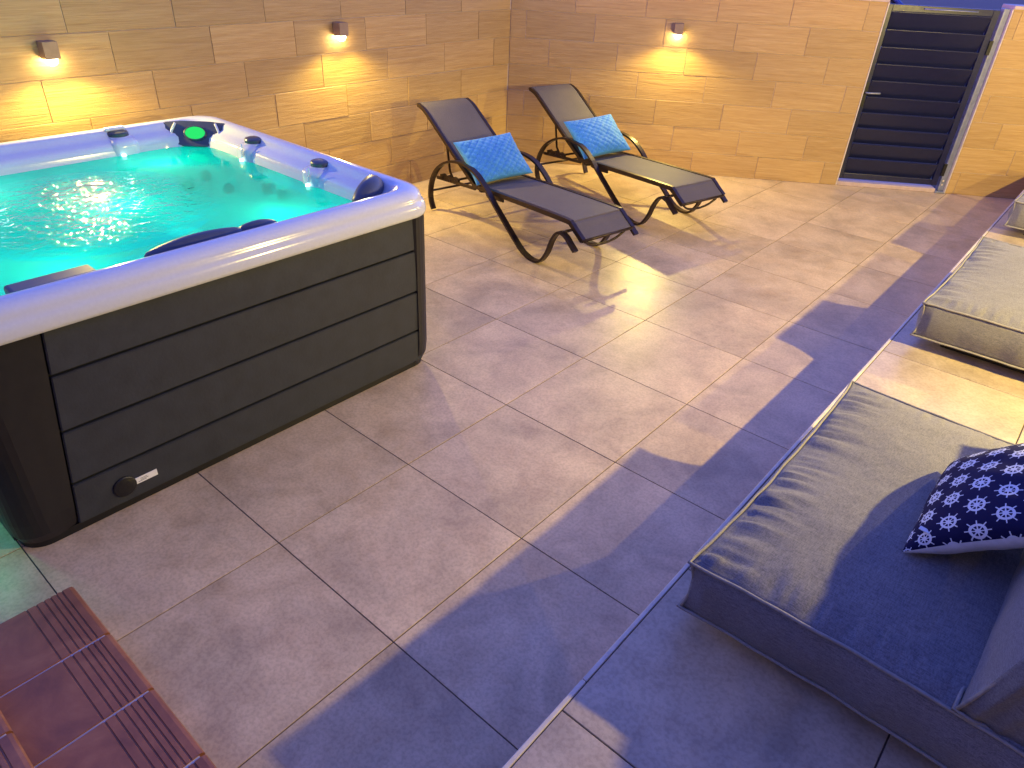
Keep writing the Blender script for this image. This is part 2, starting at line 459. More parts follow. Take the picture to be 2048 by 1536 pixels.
tag(lw, 'long wall of wood-look tiles running behind the hot tub, two lit lamps on it', 'wall')
wall_tiles(lw, -3.2, 4.313-0.001, [0.15, 0.545, 0.35, 0.15, 0.55, 0.355, 0.15])
box('coping', (-3.2, -0.008, WALL_H-0.012), (4.30, 0.21, WALL_H+0.016), 'threshold_stone', lw, 0.004, 2)
GL, GR = 3.075, 4.035                          # gate opening along the wall
ph = [0.55, 0.342, 0.148, 0.554, 0.349, 0.136, 0.55]
gw = box('garden_wall', (0.001, 0.0052, -0.1), (GL, 0.20, WALL_H-0.012), 'grout_pale')
gw.location = K; gw.rotation_euler = (0, 0, GA)
tag(gw, 'angled wall of wood-look tiles between the corner and the dark gate', 'wall')
wall_tiles(gw, 0.0005, GL-0.006, ph)
box('coping', (0.02, -0.008, WALL_H-0.012), (GL, 0.21, WALL_H+0.016), 'threshold_stone', gw, 0.004, 2)
box('edge_profile', (GL-0.005, -0.0015, 0.0), (GL+0.004, 0.20, WALL_H-0.013), 'trim_metal', gw, 0.001, 1)
gr = box('garden_wall', (GR, 0.0052, -0.1), (6.6, 0.20, WALL_H-0.012), 'grout_pale')
gr.location = K; gr.rotation_euler = (0, 0, GA)
tag(gr, 'short piece of wood-look tiled wall right of the dark gate', 'wall')
wall_tiles(gr, GR+0.006, 6.6, ph)
box('coping', (GR, -0.008, WALL_H-0.012), (6.6, 0.21, WALL_H+0.016), 'threshold_stone', gr, 0.004, 2)
box('edge_profile', (GR-0.004, -0.0015, 0.0), (GR+0.005, 0.20, WALL_H-0.013), 'trim_metal', gr, 0.001, 1)

# ------------------------------------------------------------------ house wall behind the deck (out of frame, carries the deck lamps)
hw = box('house_wall', (HX, -2.4, -0.1), (HX+0.25, 7.6, 2.9), 'plaster'); tag(hw, 'plain plastered house wall behind the lounge deck at the right edge', 'wall')

hb = box('house_wall', (-3.2, -3.0, -0.1), (HX-0.001, -2.45, 3.1), 'plaster'); tag(hb, 'plain plastered house wall added unseen behind the camera, beyond the brown steps', 'wall')  # assumed house wall, added to keep sky light off the near faces

# ------------------------------------------------------------------ wall lamps
def wall_lamp(loc, rz, label, power=LAMP_W, wide=False):
    """local -y points away from the wall; loc = wall face point at lamp centre height"""
    e = empty('wall_lamp', loc, rz); tag(e, label, 'wall lamp', 'square downlight wall lamps')
    box('mount_plate', (-0.030, -0.008, -0.030), (0.030, 0.0, 0.036), 'lamp_bronze', e, 0.002, 1)
    # hollow square housing
    bm = box_bm((-0.036, -0.084, -0.040), (0.036, -0.0085, 0.042), 0.0, 1)
    bmesh.ops.recalc_face_normals(bm, faces=bm.faces); bm.normal_update(); bm.faces.ensure_lookup_table()
    low = [f for f in bm.faces if abs(f.calc_center_median().z + 0.040) < 1e-5]
    bmesh.ops.inset_individual(bm, faces=low, thickness=0.005)
    ext = bmesh.ops.extrude_face_region(bm, geom=low)
    bmesh.ops.translate(bm, verts=[q for q in ext['geom'] if isinstance(q, bmesh.types.BMVert)], vec=(0, 0, 0.055))
    bmesh.ops.delete(bm, geom=low, context='FACES_ONLY')
    bm_obj('housing', bm, 'lamp_bronze', e)
    # frosted globe bulb peeping out below
    vs, fs = [], []; n1, n2 = 8, 16
    for i in range(n1+1):
        th = math.pi*i/n1
        for k in range(n2):
            p = 2*math.pi*k/n2; vs.append((0.030*math.sin(th)*math.cos(p), -0.048+0.030*math.sin(th)*math.sin(p), -0.046+0.030*math.cos(th)))
    for i in range(n1):
        for k in range(n2): fs.append((i*n2+k, (i+1)*n2+k, (i+1)*n2+(k+1) % n2, i*n2+(k+1) % n2))
    mesh_obj('bulb', vs, fs, 'bulb_glow', e, True)
    ld = bpy.data.lights.new('bulb_light', 'POINT' if wide else 'SPOT'); ld.energy = power; ld.color = LAMP_COL; ld.shadow_soft_size = 0.020
    if not wide: ld.spot_size = R(176); ld.spot_blend = 0.10
    lo = bpy.data.objects.new('bulb_light', ld); COL.objects.link(lo); lo.parent = e; lo.location = (0, -0.062, -0.085); lo.rotation_euler = (0, 0, 0)
    # luminaire distribution: added dimming toward the wall evens its hot spot, rest goes outward
    ld.use_nodes = True; lt = ld.node_tree; em = next(n for n in lt.nodes if n.type == 'EMISSION')
    tcn = lt.nodes.new('ShaderNodeTexCoord'); sx = lt.nodes.new('ShaderNodeSeparateXYZ'); lt.links.new(tcn.outputs['Normal'], sx.inputs[0])
    m1 = lt.nodes.new('ShaderNodeMath'); m1.operation = 'MULTIPLY_ADD'; m1.use_clamp = True
    lt.links.new(sx.outputs[1], m1.inputs[0]); m1.inputs[1].default_value = WALL_DIM; m1.inputs[2].default_value = 1.0
    m2 = lt.nodes.new('ShaderNodeMath'); m2.operation = 'POWER'; lt.links.new(m1.outputs[0], m2.inputs[0]); m2.inputs[1].default_value = 2.0
    if wide: lt.links.new(m2.outputs[0], em.inputs['Strength'])
    else:                                    # box rim cuts the fan on the wall, the open front throws light far out
        m3 = lt.nodes.new('ShaderNodeMath'); m3.operation = 'MULTIPLY_ADD'; lt.links.new(sx.outputs[1], m3.inputs[0]); m3.inputs[1].default_value = 0.5; lt.links.new(sx.outputs[2], m3.inputs[2])
        mr = lt.nodes.new('ShaderNodeMapRange'); mr.interpolation_type = 'SMOOTHSTEP'; lt.links.new(m3.outputs[0], mr.inputs[0])
        mr.inputs[1].default_value = -0.16; mr.inputs[2].default_value = -0.56; mr.inputs[3].default_value = 0.0; mr.inputs[4].default_value = 1.0
        m4 = lt.nodes.new('ShaderNodeMath'); m4.operation = 'MULTIPLY'; lt.links.new(m2.outputs[0], m4.inputs[0]); lt.links.new(mr.outputs[0], m4.inputs[1])
        lt.links.new(m4.outputs[0], em.inputs['Strength'])
    return e
wall_lamp((WX, 0.615, 1.205), R(90), 'square bronze wall lamp lit above the hot tub, left of the other two')
wall_lamp((WX, 2.475, 1.212), R(90), 'square bronze wall lamp lit between hot tub and left lounger')
q = K + GD*1.432
wall_lamp((q.x, q.y, 1.205), GA, 'square bronze wall lamp lit on the angled wall behind the right lounger')
for yy, lab, pw in ((2.05, 'nearest', 3.2), (4.20, 'middle', 2.5), (6.35, 'farthest', 0.9)):
    wall_lamp((HX, yy, 1.64), R(-90), 'square bronze lamp on the house wall above the lounge deck, %s of three' % lab, LAMP_W*pw, True)

# ------------------------------------------------------------------ gate
gt = empty('garden_gate', K + GD*GL, GA); tag(gt, 'dark blue metal gate of ten sloping louvre boards in the tiled wall', 'gate')
GW = GR-GL
fx0, fx1, fz0, fz1 = 0.012, GW-0.070, 0.055, 1.475
box('stile', (fx0, 0.045, fz0), (fx0+0.040, 0.085, fz1), 'gate_metal', gt, 0.003)
box('stile', (fx1-0.050, 0.045, fz0), (fx1, 0.085, fz1), 'gate_metal', gt, 0.003)
box('rail', (fx0+0.041, 0.047, fz1-0.050), (fx1-0.051, 0.083, fz1), 'gate_metal', gt, 0.003)
box('rail', (fx0+0.041, 0.047, fz0), (fx1-0.051, 0.083, fz0+0.050), 'gate_metal', gt, 0.003)
za, zb, nb = fz0+0.052, fz1-0.052, 10
step = (zb-za)/nb; bme = None
for k in range(nb):
    zc = za + step*(k+0.5)
    if bme is None:
        o = box('louvre_board', (-(fx1-fx0-0.096)/2, -0.007, -step*0.54), ((fx1-fx0-0.096)/2, 0.007, step*0.54), 'gate_metal', gt, 0.003); bme = o.data
    else: o = share('louvre_board', bme, (0, 0, 0), (0, 0, 0), gt)
    o.location = ((fx0+fx1)/2-0.005, 0.066, zc); o.rotation_euler = (R(19), 0, 0)
box('jamb_post', (GW-0.054, 0.030, 0.015), (GW-0.006, 0.095, 1.49), 'post_metal', gt, 0.004)
box('post_foot', (GW-0.085, -0.012, 0.001), (GW-0.004, 0.11, 0.014), 'post_metal', gt, 0.003)
for zc in (0.20, 1.20):
    box('hinge', (fx1-0.004, 0.028, zc-0.055), (GW-0.045, 0.046, zc+0.055), 'black_plastic', gt, 0.003)
for k in (0.04, 0.075): disc_cyl('bolt', (GW-0.035, 0.029, k+0.03), (0, -1, 0), 0.008, 0.006, 'trim_metal', gt, 10)
box('lock_plate', (fx0+0.006, 0.038, 0.68), (fx0+0.034, 0.046, 0.88), 'black_plastic', gt, 0.002)
tube('handle', [(fx0+0.02, 0.040, 0.80), (fx0+0.02, 0.008, 0.80), (fx0+0.03, 0.000, 0.80), (fx0+0.13, 0.000, 0.802)], 0.008, 'post_metal', gt, 8)
tube('top_bolt', [(0.30, 0.040, 1.452), (0.72, 0.040, 1.452)], 0.006, 'post_metal', gt, 8)
box('threshold', (0.006, 0.004, 0.0005), (GW-0.086, 0.16, 0.036), 'threshold_stone', gt, 0.004)

# ------------------------------------------------------------------ hot tub
TX0, TX1, TY0, TY1 = -2.40, -0.50, -0.64, 1.27
tub = empty('hot_tub', ((TX0+TX1)/2, (TY0+TY1)/2, 0)); tag(tub, 'square hot tub with white rim, dark slatted cabinet and glowing turquoise water', 'hot tub')
def tp(o): o.parent = tub; o.location = Vector(o.location) - tub.location; return o
def rrect(inset, rad, n=14, x0=TX0, x1=TX1, y0=TY0, y1=TY1, m=16):
    xa, xb, ya, yb = x0+inset, x1-inset, y0+inset, y1-inset
    pts = []
    cs = [(xb-rad, yb-rad, 0), (xa+rad, yb-rad, 90), (xa+rad, ya+rad, 180), (xb-rad, ya+rad, 270)]
    for i, (cx, cy, a0) in enumerate(cs):
        arc = [(cx+rad*math.cos(R(a0+90*k/n)), cy+rad*math.sin(R(a0+90*k/n))) for k in range(n+1)]
        pts += arc
        nx_, ny_, na = cs[(i+1) % 4]
        e = (nx_+rad*math.cos(R(na)), ny_+rad*math.sin(R(na)))
        s_ = arc[-1]
        for k in range(1, m): pts.append((s_[0]+(e[0]-s_[0])*k/m, s_[1]+(e[1]-s_[1])*k/m))
    return pts
def loft(name, rings, mat, cap_end=False, cap_start=False, smooth=True):
    vs, fs = [], []; n = len(rings[0])
    for r in rings: vs += r
    for i in range(len(rings)-1):
        for k in range(n): fs.append((i*n+k, i*n+(k+1) % n, (i+1)*n+(k+1) % n, (i+1)*n+k))
    if cap_end: fs.append(tuple((len(rings)-1)*n+k for k in range(n)))
    if cap_start: fs.append(tuple(reversed(range(n))))
    return mesh_obj(name, vs, fs, mat, None, smooth)
prof = [(0.045, 0.760, .10), (0.010, 0.763, .13), (0.002, 0.768, .14), (0.0, 0.780, .14), (0.002, 0.800, .14), (0.008, 0.818, .14), (0.013, 0.824, .14),
        (0.015, 0.836, .14), (0.022, 0.855, .135), (0.036, 0.868, .13), (0.058, 0.876, .12), (0.082, 0.876, .12), (0.098, 0.871, .13), (0.110, 0.860, .12),
        (0.118, 0.845, .12), (0.140, 0.832, .13), (0.165, 0.822, .14), (0.178, 0.808, .16), (0.184, 0.785, .19), (0.190, 0.74, .22), (0.200, 0.60, .26), (0.23, 0.50, .29),
        (0.30, 0.46, .36), (0.50, 0.45, .36), (0.54, 0.42, .36), (0.57, 0.20, .34), (0.62, 0.16, .30), (0.80, 0.15, .14)]
rings = [[(x, y, z) for x, y in rrect(i, r)] for i, z, r in prof]
tp(loft('shell', rings, 'acrylic', cap_end=True))
WZ = 0.762
wr = rrect(0.1865, 0.205); cxm, cym = (TX0+TX1)/2, (TY0+TY1)/2
water = tp(mesh_obj('water', [(x, y, WZ) for x, y in wr], [tuple(range(len(wr)))], 'tub_water'))
# cabinet: inner carcass, boards on four sides, tapered rounded corner covers, plinth
tp(loft('carcass', [[(x, y, z) for x, y in rrect(0.055, 0.06)] for z in (0.03, 0.757)], 'black_plastic', False, False, False))
tp(loft('plinth', [[(x, y, z) for x, y in rrect(0.045, 0.08)] for z in (0.0, 0.030)], 'black_plastic', True, True, False))
bands = [(0.036, 0.194), (0.204, 0.397), (0.407, 0.600), (0.610, 0.757)]
def side_frame(k):
    # returns origin, along, outward, length for side k
    if k == 0: return Vector((TX1-0.030, TY0, 0)), Vector((0, 1, 0)), Vector((1, 0, 0)), TY1-TY0
    if k == 1: return Vector((TX1, TY1-0.030, 0)), Vector((-1, 0, 0)), Vector((0, 1, 0)), TX1-TX0
    if k == 2: return Vector((TX0+0.030, TY1, 0)), Vector((0, -1, 0)), Vector((-1, 0, 0)), TY1-TY0
    return Vector((TX0, TY0+0.030, 0)), Vector((1, 0, 0)), Vector((0, -1, 0)), TX1-TX0
def edge_at(z): return 0.115 + 0.14*(z/0.76)
def edge_l(z): return 0.205 + 0.090*(z/0.76)
for k in range(4):
    O, A, N, L = side_frame(k)
    for z0_, z1_ in bands:
        bm = bmesh.new(); vs = []
        for (s, z) in ((edge_l(z0_), z0_), (L-edge_at(z0_)+0.018, z0_), (L-edge_at(z1_)+0.12, z1_), (edge_l(z1_), z1_)):
            if s > L/2: s = L - (0.094 + 0.038*(z/0.76))
            for d in (-0.024, 0.0): vs.append(bm.verts.new(O + A*s + N*d + Vector((0, 0, z))))
        for f in ((0, 2, 4, 6), (1, 7, 5, 3), (0, 1, 3, 2), (2, 3, 5, 4), (4, 5, 7, 6), (6, 7, 1, 0)): bm.faces.new([vs[i] for i in f])
        bmesh.ops.bevel(bm, geom=list(bm.edges), offset=0.003, segments=2, affect='EDGES')
        tp(bm_obj('cabinet_board', bm, 'cabinet_board'))
for k in range(4):      # corner cover between end of side k and start of side k+1
    O1, A1, N1, L1 = side_frame(k); O2, A2, N2, L2 = side_frame((k+1) % 4)
    rings = []
    for z in (0.012, 0.025, 0.06, 0.12, 0.3, 0.5, 0.7, 0.762):
        tuck = 0.035 if z < 0.02 else (0.016 if z < 0.04 else (0.004 if z < 0.1 else 0.0))
        e1 = L1 - (0.100 + 0.038*(z/0.76)); e2 = edge_l(z) - 0.006
        p1 = O1 + A1*e1 + N1*(-0.004 - tuck); p2 = O2 + A2*e2 + N2*(-0.004 - tuck)
        cor = Vector((p1.x if abs(A1.y) > 0.5 else p2.x, p2.y if abs(A1.y) > 0.5 else p1.y, 0))
        cor += (N1 + N2)*0.010
        a = cor - A1*0.095; b = cor + A2*0.095
        pts = [p1 - N1*0.03, p1, p1*0.5 + a*0.5, a]
        for q_ in range(1, 8):
            t_ = q_/8; pts.append(a*(1-t_)**2 + cor*(2*t_*(1-t_)) + b*t_*t_)
        pts += [b, p2*0.5 + b*0.5, p2, p2 - N2*0.03]
        rings.append([(v_.x, v_.y, z) for v_ in pts])
    n = len(rings[0]); vs = [v_ for r in rings for v_ in r]; fs = []
    for i in range(len(rings)-1):
        for j in range(n): fs.append((i*n+j, i*n+(j+1) % n, (i+1)*n+(j+1) % n, (i+1)*n+j))
    fs.append(tuple(reversed(range(n)))); fs.append(tuple((len(rings)-1)*n+j for j in range(n)))
    o = mesh_obj('corner_cover', vs, fs, 'cabinet_corner', None, False)
    tp(o)
tp(disc_cyl('drain_cap', (TX1-0.030, -0.262, 0.103), (1, 0, 0), 0.040, 0.008, 'black_plastic', None, 24, 0.004))
stk = tp(box('sticker', (TX1-0.0302, -0.223, 0.088), (TX1-0.0288, -0.145, 0.114), 'sticker'))
for (a, b, zc) in ((-0.206, -0.182, 0.1055), (-0.206, -0.178, 0.1000), (-0.215, -0.186, 0.0950)):
    o = box('print_line', (TX1-0.0290, a, zc-0.0012), (TX1-0.0284, b, zc+0.0012), 'sticker_print', stk); o.location = Vector(o.location) - tub.location*0
# controls, head cushions, jets
def knob(x, y, z, nrm, r=0.050):
    n = Vector(nrm).normalized()
    tp(disc_cyl('control_collar', Vector((x, y, z-0.012)), (0, 0, 1), r*1.12, 0.008, 'acrylic', None, 28, 0.001))
    tp(disc_cyl('control_knob', Vector((x, y, z-0.004)), (0, 0, 1), r, 0.020, 'control_grey', None, 28, 0.006))
def housing(x, y, wx, wy, z1=0.842):
    tp(bm_obj('control_housing', box_bm((x-wx, y-wy, 0.55), (x+wx, y+wy, z1), 0.045, 5), 'acrylic', None, True))
housing(-1.755, 1.165, 0.075, 0.10); knob(-1.752, 1.150, 0.848, (0, 0, 1))
housing(-1.190, 1.170, 0.075, 0.10); knob(-1.190, 1.155, 0.848, (0, 0, 1))
housing(-2.300, 0.690, 0.10, 0.075); knob(-2.292, 0.690, 0.848, (0, 0, 1), 0.052)
tp(box('valve_handle', (-2.32, 0.632, 0.868), (-2.285, 0.735, 0.886), 'label_white', None, 0.008, 3))
housing(-2.300, 0.02, 0.10, 0.075)
for (x, y) in ((-1.738, 1.052), (-1.175, 1.057), (-2.165, 0.03), (-2.185, 0.655)):
    tp(disc_cyl('waterline_led', (x, y, WZ+0.002), (0, 0, 1), 0.011, 0.010, 'white_led', None, 14, 0.004))
for (x, y) in ((-1.735, 1.056), (-1.172, 1.061)):
    for k in range(9):
        rr = random.uniform(0.0035, 0.0060); zz = WZ+0.012+k*0.0085
        o = disc_cyl('water_drop', (x+random.uniform(-.002, .002), y+0.001*k, zz), (0, 0, 1), rr, 0.006, 'water_drop', None, 8, 0.003); tp(o)
# corner light panel facing the seat
cp_ = Vector((-2.168, 1.048, 0.817)); n_ = Vector((1, -1, 0.9)).normalized(); ax_ = Vector((1, 1, 0)).normalized(); up_ = n_.cross(ax_).normalized()
if up_.z < 0: up_ = -up_
pv = []
for (a, b) in ((-0.19, 0.062), (-0.08, 0.070), (0.08, 0.070), (0.19, 0.062), (0.135, -0.058), (0.05, -0.066), (-0.05, -0.066), (-0.135, -0.058)): pv.append((a, b))
bm = bmesh.new(); top = [bm.verts.new(cp_ + ax_*a + up_*b + n_*0.012) for a, b in pv]; bot = [bm.verts.new(cp_ + ax_*a*1.05 + up_*b*1.08 - n_*0.05) for a, b in pv]
bm.faces.new(top); bm.faces.new(list(reversed(bot)))
for i in range(8): bm.faces.new((bot[i], bot[(i+1) % 8], top[(i+1) % 8], top[i]))
bmesh.ops.bevel(bm, geom=list(bm.edges), offset=0.008, segments=2, affect='EDGES')
pan = tp(bm_obj('light_panel', bm, 'tub_cushion'))
for sgn in (-1, 1):
    pts = [cp_ + ax_*(sgn*(0.105+0.030*math.sin(k/8*1.4))) + up_*(0.056-0.09*k/8) + n_*0.016 for k in range(9)]
    tp(tube('panel_rib', pts, 0.007, 'acrylic', None, 8))
o = disc_cyl('green_light', cp_ + n_*0.013 + up_*0.004, n_, 0.034, 0.007, 'green_led', None, 32, 0.006, 1.55); tp(o)
o = tube('light_bezel', [cp_ + n_*0.015 + up_*(0.004+0.037*math.sin(2*math.pi*k/28)) + ax_*(0.037*1.52*math.cos(2*math.pi*k/28)) for k in range(28)], 0.005, 'control_grey', None, 8, True); tp(o)
# head cushions on the near side, the corner and the far side
def head_cushion(pts, w_, mat='tub_cushion'):
    P = spline(pts, 6); rad = [w_*(0.35+0.65*math.sin(math.pi*min(1, max(0, i/(len(P)-1))))**0.45) for i in range(len(P))]
    return tp(tube('head_cushion', P, rad, mat, None, 14))
head_cushion([(-0.672, 0.05, 0.826), (-0.664, 0.18, 0.838), (-0.660, 0.30, 0.840), (-0.660, 0.415, 0.836)], 0.040)
head_cushion([(-0.660, 0.400, 0.836), (-0.660, 0.48, 0.836), (-0.668, 0.56, 0.826)], 0.036)
tp(box('filter_lid', (-0.735, -0.36, 0.792), (-0.650, -0.105, 0.846), 'tub_cushion', None, 0.012, 3))
head_cushion([(-0.855, 1.150, 0.800), (-0.800, 1.145, 0.835), (-0.750, 1.100, 0.845), (-0.715, 1.035, 0.835), (-0.705, 0.98, 0.80)], 0.052)
for (x, y, z, nn) in ((-2.12, 0.24, 0.66, (1, 0, 0)), (-2.12, 0.42, 0.66, (1, 0, 0)), (-1.55, 1.06, 0.66, (0, -1, 0)), (-1.42, 1.06, 0.66, (0, -1, 0)), (-1.0, 1.05, 0.62, (0, -1, 0)),
                      (-0.92, 1.05, 0.66, (0, -1, 0)), (-1.95, 0.95, 0.66, (1, -1, 0)), (-2.02, 0.88, 0.60, (1, -1, 0)), (-1.86, 1.02, 0.60, (1, -1, 0))):
    tp(disc_cyl('jet', (x, y, z), nn, 0.030, 0.012, 'jet_steel', None, 20, 0.006))
# underwater lamps of the tub and the small green LED on its near end
def point(name, loc, e, col, rad=0.05, parent=None):
    ld = bpy.data.lights.new(name, 'POINT'); ld.energy = e; ld.color = col; ld.shadow_soft_size = rad
    o = bpy.data.objects.new(name, ld); COL.objects.link(o); o.location = Vector(loc) - tub.location; o.parent = tub; return o
for (x, y) in ((-1.95, 0.75), (-0.95, 0.75), (-1.95, -0.12), (-0.95, -0.12), (-1.45, 0.315)):
    point('water_light', (x, y, 0.63), 0.25, (0.0, 1.0, 0.66), 0.08)
tp(disc_cyl('end_light', (-0.80, TY0+0.030, 0.30), (0, -1, 0), 0.022, 0.008, 'green_led', None, 18, 0.003))
point('end_light_glow', (-0.80, TY0-0.04, 0.30), 0.16, (0.05, 1.0, 0.42), 0.02)

# ------------------------------------------------------------------ loungers
def flat_sweep(name, pts2, w0, w1, th, mat, parent, smooth=False):
    P = [Vector((a, b)) for a, b in pts2]; n = len(P); vs, fs = [], []
    for i, p in enumerate(P):
        d = (P[min(i+1, n-1)] - P[max(i-1, 0)]).normalized(); nn = Vector((-d.y, d.x))*(th/2)
        for ww in (w0, w1):
            for sg in (1, -1): q_ = p + nn*sg; vs.append((q_.x, ww, q_.y))
    for i in range(n-1):
        a, b = i*4, (i+1)*4
        fs += [(a, b, b+2, a+2), (a+1, a+3, b+3, b+1), (a, a+1, b+1, b), (a+2, b+2, b+3, a+3)]
    fs += [(0, 2, 3, 1), ((n-1)*4, (n-1)*4+1, (n-1)*4+3, (n-1)*4+2)]
    return mesh_obj(name, vs, fs, mat, parent, smooth)
def sp2(pts, n=6): return [(v_.x, v_.y) for v_ in spline([(a, b, 0) for a, b in pts], n)]
LW = 0.455
def build_lounger(loc, rz, label):
    e = empty('sun_lounger', loc, rz); tag(e, label, 'sun lounger', 'pair of sling sun loungers')
    seat = sp2([(0.004, 0.258), (-0.06, 0.300), (-0.105, 0.332), (-0.16, 0.341), (-0.6, 0.327), (-1.12, 0.305)], 5)
    back = sp2([(-1.105, 0.310), (-1.30, 0.428), (-1.55, 0.585), (-1.70, 0.680), (-1.76, 0.708), (-1.815, 0.722)], 5)
    flat_sweep('seat_sling', [(a, b+0.007) for a, b in seat], 0.018, LW-0.018, 0.006, 'sling_fabric', e, False)
    flat_sweep('back_sling', [(a-0.006, b+0.010) for a, b in back], 0.022, LW-0.022, 0.006, 'sling_fabric', e, False)
    for w0 in (-0.006, LW-0.022):
        flat_sweep('seat_rail', seat, w0, w0+0.028, 0.030, 'lounger_frame', e)
        flat_sweep('back_rail', back, w0+0.002, w0+0.024, 0.026, 'lounger_frame', e)
    tube('end_bar', [(0.000, 0.0, 0.255), (0.0, LW, 0.255)], 0.011, 'lounger_frame', e, 8)
    tube('end_bar', [(-1.815, 0.0, 0.722), (-1.815, LW, 0.722)], 0.012, 'lounger_frame', e, 8)
    arm = sp2([(-1.565, 0.012), (-1.600, 0.10), (-1.580, 0.22), (-1.50, 0.335), (-1.36, 0.418), (-1.20, 0.446), (-1.05, 0.425), (-0.93, 0.360), (-0.82, 0.268), (-0.54, 0.060), (-0.45, 0.018), (-0.375, 0.009), (-0.310, 0.030),
               (-0.255, 0.105), (-0.215, 0.205), (-0.165, 0.268), (-0.105, 0.268), (-0.045, 0.225), (-0.005, 0.195)], 5)
    for w0 in (-0.058, LW+0.034):
        flat_sweep('arm_leg_hoop', arm, w0, w0+0.040, 0.016, 'lounger_frame', e)
    for w0, w1 in ((-0.012, 0.0), (LW, LW+0.012)):
        for u_c in (-0.90, -0.125): 
            z_c = 0.300 if u_c < -0.5 else 0.285
            tube('joint_pin', [(u_c, w0-0.03, z_c), (u_c, w1+0.03, z_c)], 0.008, 'lounger_frame', e, 8)
    for w0 in (0.004, LW-0.014):
        flat_sweep('gusset', [(-0.97, 0.300), (-0.90, 0.288), (-0.78, 0.296)], w0, w0+0.010, 0.040, 'lounger_frame', e)
        flat_sweep('lower_rail', [(-1.58, 0.245), (-1.10, 0.285)], w0, w0+0.014, 0.022, 'lounger_frame', e)
        flat_sweep('back_prop', [(-1.36, 0.262), (-1.42, 0.330), (-1.455, 0.505)], w0+0.004, w0+0.016, 0.012, 'lounger_frame', e)
        flat_sweep('notched_rack', [(-1.53, 0.268), (-1.49, 0.282), (-1.46, 0.272), (-1.42, 0.288), (-1.39, 0.276), (-1.35, 0.292), (-1.30, 0.285)], w0, w0+0.016, 0.026, 'lounger_frame', e)
    tube('cross_bar', [(-1.585, -0.03, 0.15), (-1.585, LW+0.03, 0.15)], 0.009, 'lounger_frame', e, 8)
    tube('cross_bar', [(-1.40, 0.0, 0.262), (-1.40, LW, 0.262)], 0.009, 'lounger_frame', e, 8)
    tube('cross_bar', [(-0.165, -0.04, 0.262), (-0.165, LW+0.04, 0.262)], 0.009, 'lounger_frame', e, 8)
    ub = [(-1.06, 0.01, 0.292), (-1.075, 0.06, 0.262), (-1.08, LW/2, 0.256), (-1.075, LW-0.06, 0.262), (-1.06, LW-0.01, 0.292)]
    tube('under_bar', spline(ub, 6), 0.008, 'lounger_frame', e, 8)
    eb = [(-0.02, 0.05, 0.236), (-0.03, 0.12, 0.198), (-0.03, LW/2, 0.186), (-0.03, LW-0.12, 0.198), (-0.02, LW-0.05, 0.236)]
    tube('foot_bow', spline(eb, 6), 0.008, 'lounger_frame', e, 8)
    return e
LL = build_lounger((-0.601, 2.565, 0), -0.174, 'dark sling sun lounger nearer the hot tub, its back towards the tiled wall')
RL = build_lounger((-0.535, 3.671, 0), -0.224, 'dark sling sun lounger farther from the hot tub, in front of the angled wall lamp')

# ------------------------------------------------------------------ pillows
def pillow_mesh(name, W, H, T, mat, quilt=0.0, quilt_step=0.07, nu=64, nv=48, pinch=0.07, back_mat=None, crease=0.006, seed=0, uvscale=True):
    vs, fs, uv = [], [], []
    for side in (1, -1):
        for j in range(nv+1):
            for i in range(nu+1):
                a = -1+2*i/nu; b = -1+2*j/nv
                # cosine spacing packs the edges
                a = math.sin(a*math.pi/2); b = math.sin(b*math.pi/2)
                x = W/2*a*(1-pinch*(1-b*b)*a*a); y = H/2*b*(1-pinch*(1-a*a)*b*b)
                e_ = max(0.0, (1-a*a)*(1-b*b))
                z = T/2*e_**0.42
                if quilt and side == 1:
                    for sg in (1, -1):
                        d = (x + sg*y*1.25)/quilt_step; d = abs(d-round(d))*quilt_step
                        z -= quilt*math.exp(-(d/0.0065)**2)*min(1, e_*6)
                z += crease*noise.noise(Vector((x*14+seed, y*14, side*3.1)))*min(1, e_*5) + crease*0.9*noise.noise(Vector((x*5+seed, y*28, 7.7)))*(1-e_)**2*min(1, e_*12)
                vs.append((x, y, side*z)); uv.append((0.5*(x/W+0.5)+0.5*i/nu, 0.5*(y/H+0.5)+0.5*j/nv))
    n = (nu+1)*(nv+1)
    for s_ in (0, 1):
        for j in range(nv):
            for i in range(nu):
                q_ = (s_*n+j*(nu+1)+i, s_*n+j*(nu+1)+i+1, s_*n+(j+1)*(nu+1)+i+1, s_*n+(j+1)*(nu+1)+i)
                fs.append(q_ if s_ == 0 else tuple(reversed(q_)))
    o = mesh_obj(name, vs, fs, mat, None, True, uv)
    if back_mat:
        o.data.materials.append(M[back_mat])
        for p in o.data.polygons:
            if p.index >= nu*nv: p.material_index = 1
    bm = bmesh.new(); bm.from_mesh(o.data); bmesh.ops.remove_doubles(bm, verts=bm.verts, dist=0.0004); bm.to_mesh(o.data); bm.free()
    return o
def place(o, origin, ax, up):
    ax = Vector(ax).normalized(); up = Vector(up); up = (up-ax*up.dot(ax)).normalized(); nn = ax.cross(up)
    o.matrix_world = Matrix(((ax.x, up.x, nn.x, origin[0]), (ax.y, up.y, nn.y, origin[1]), (ax.z, up.z, nn.z, origin[2]), (0, 0, 0, 1)))
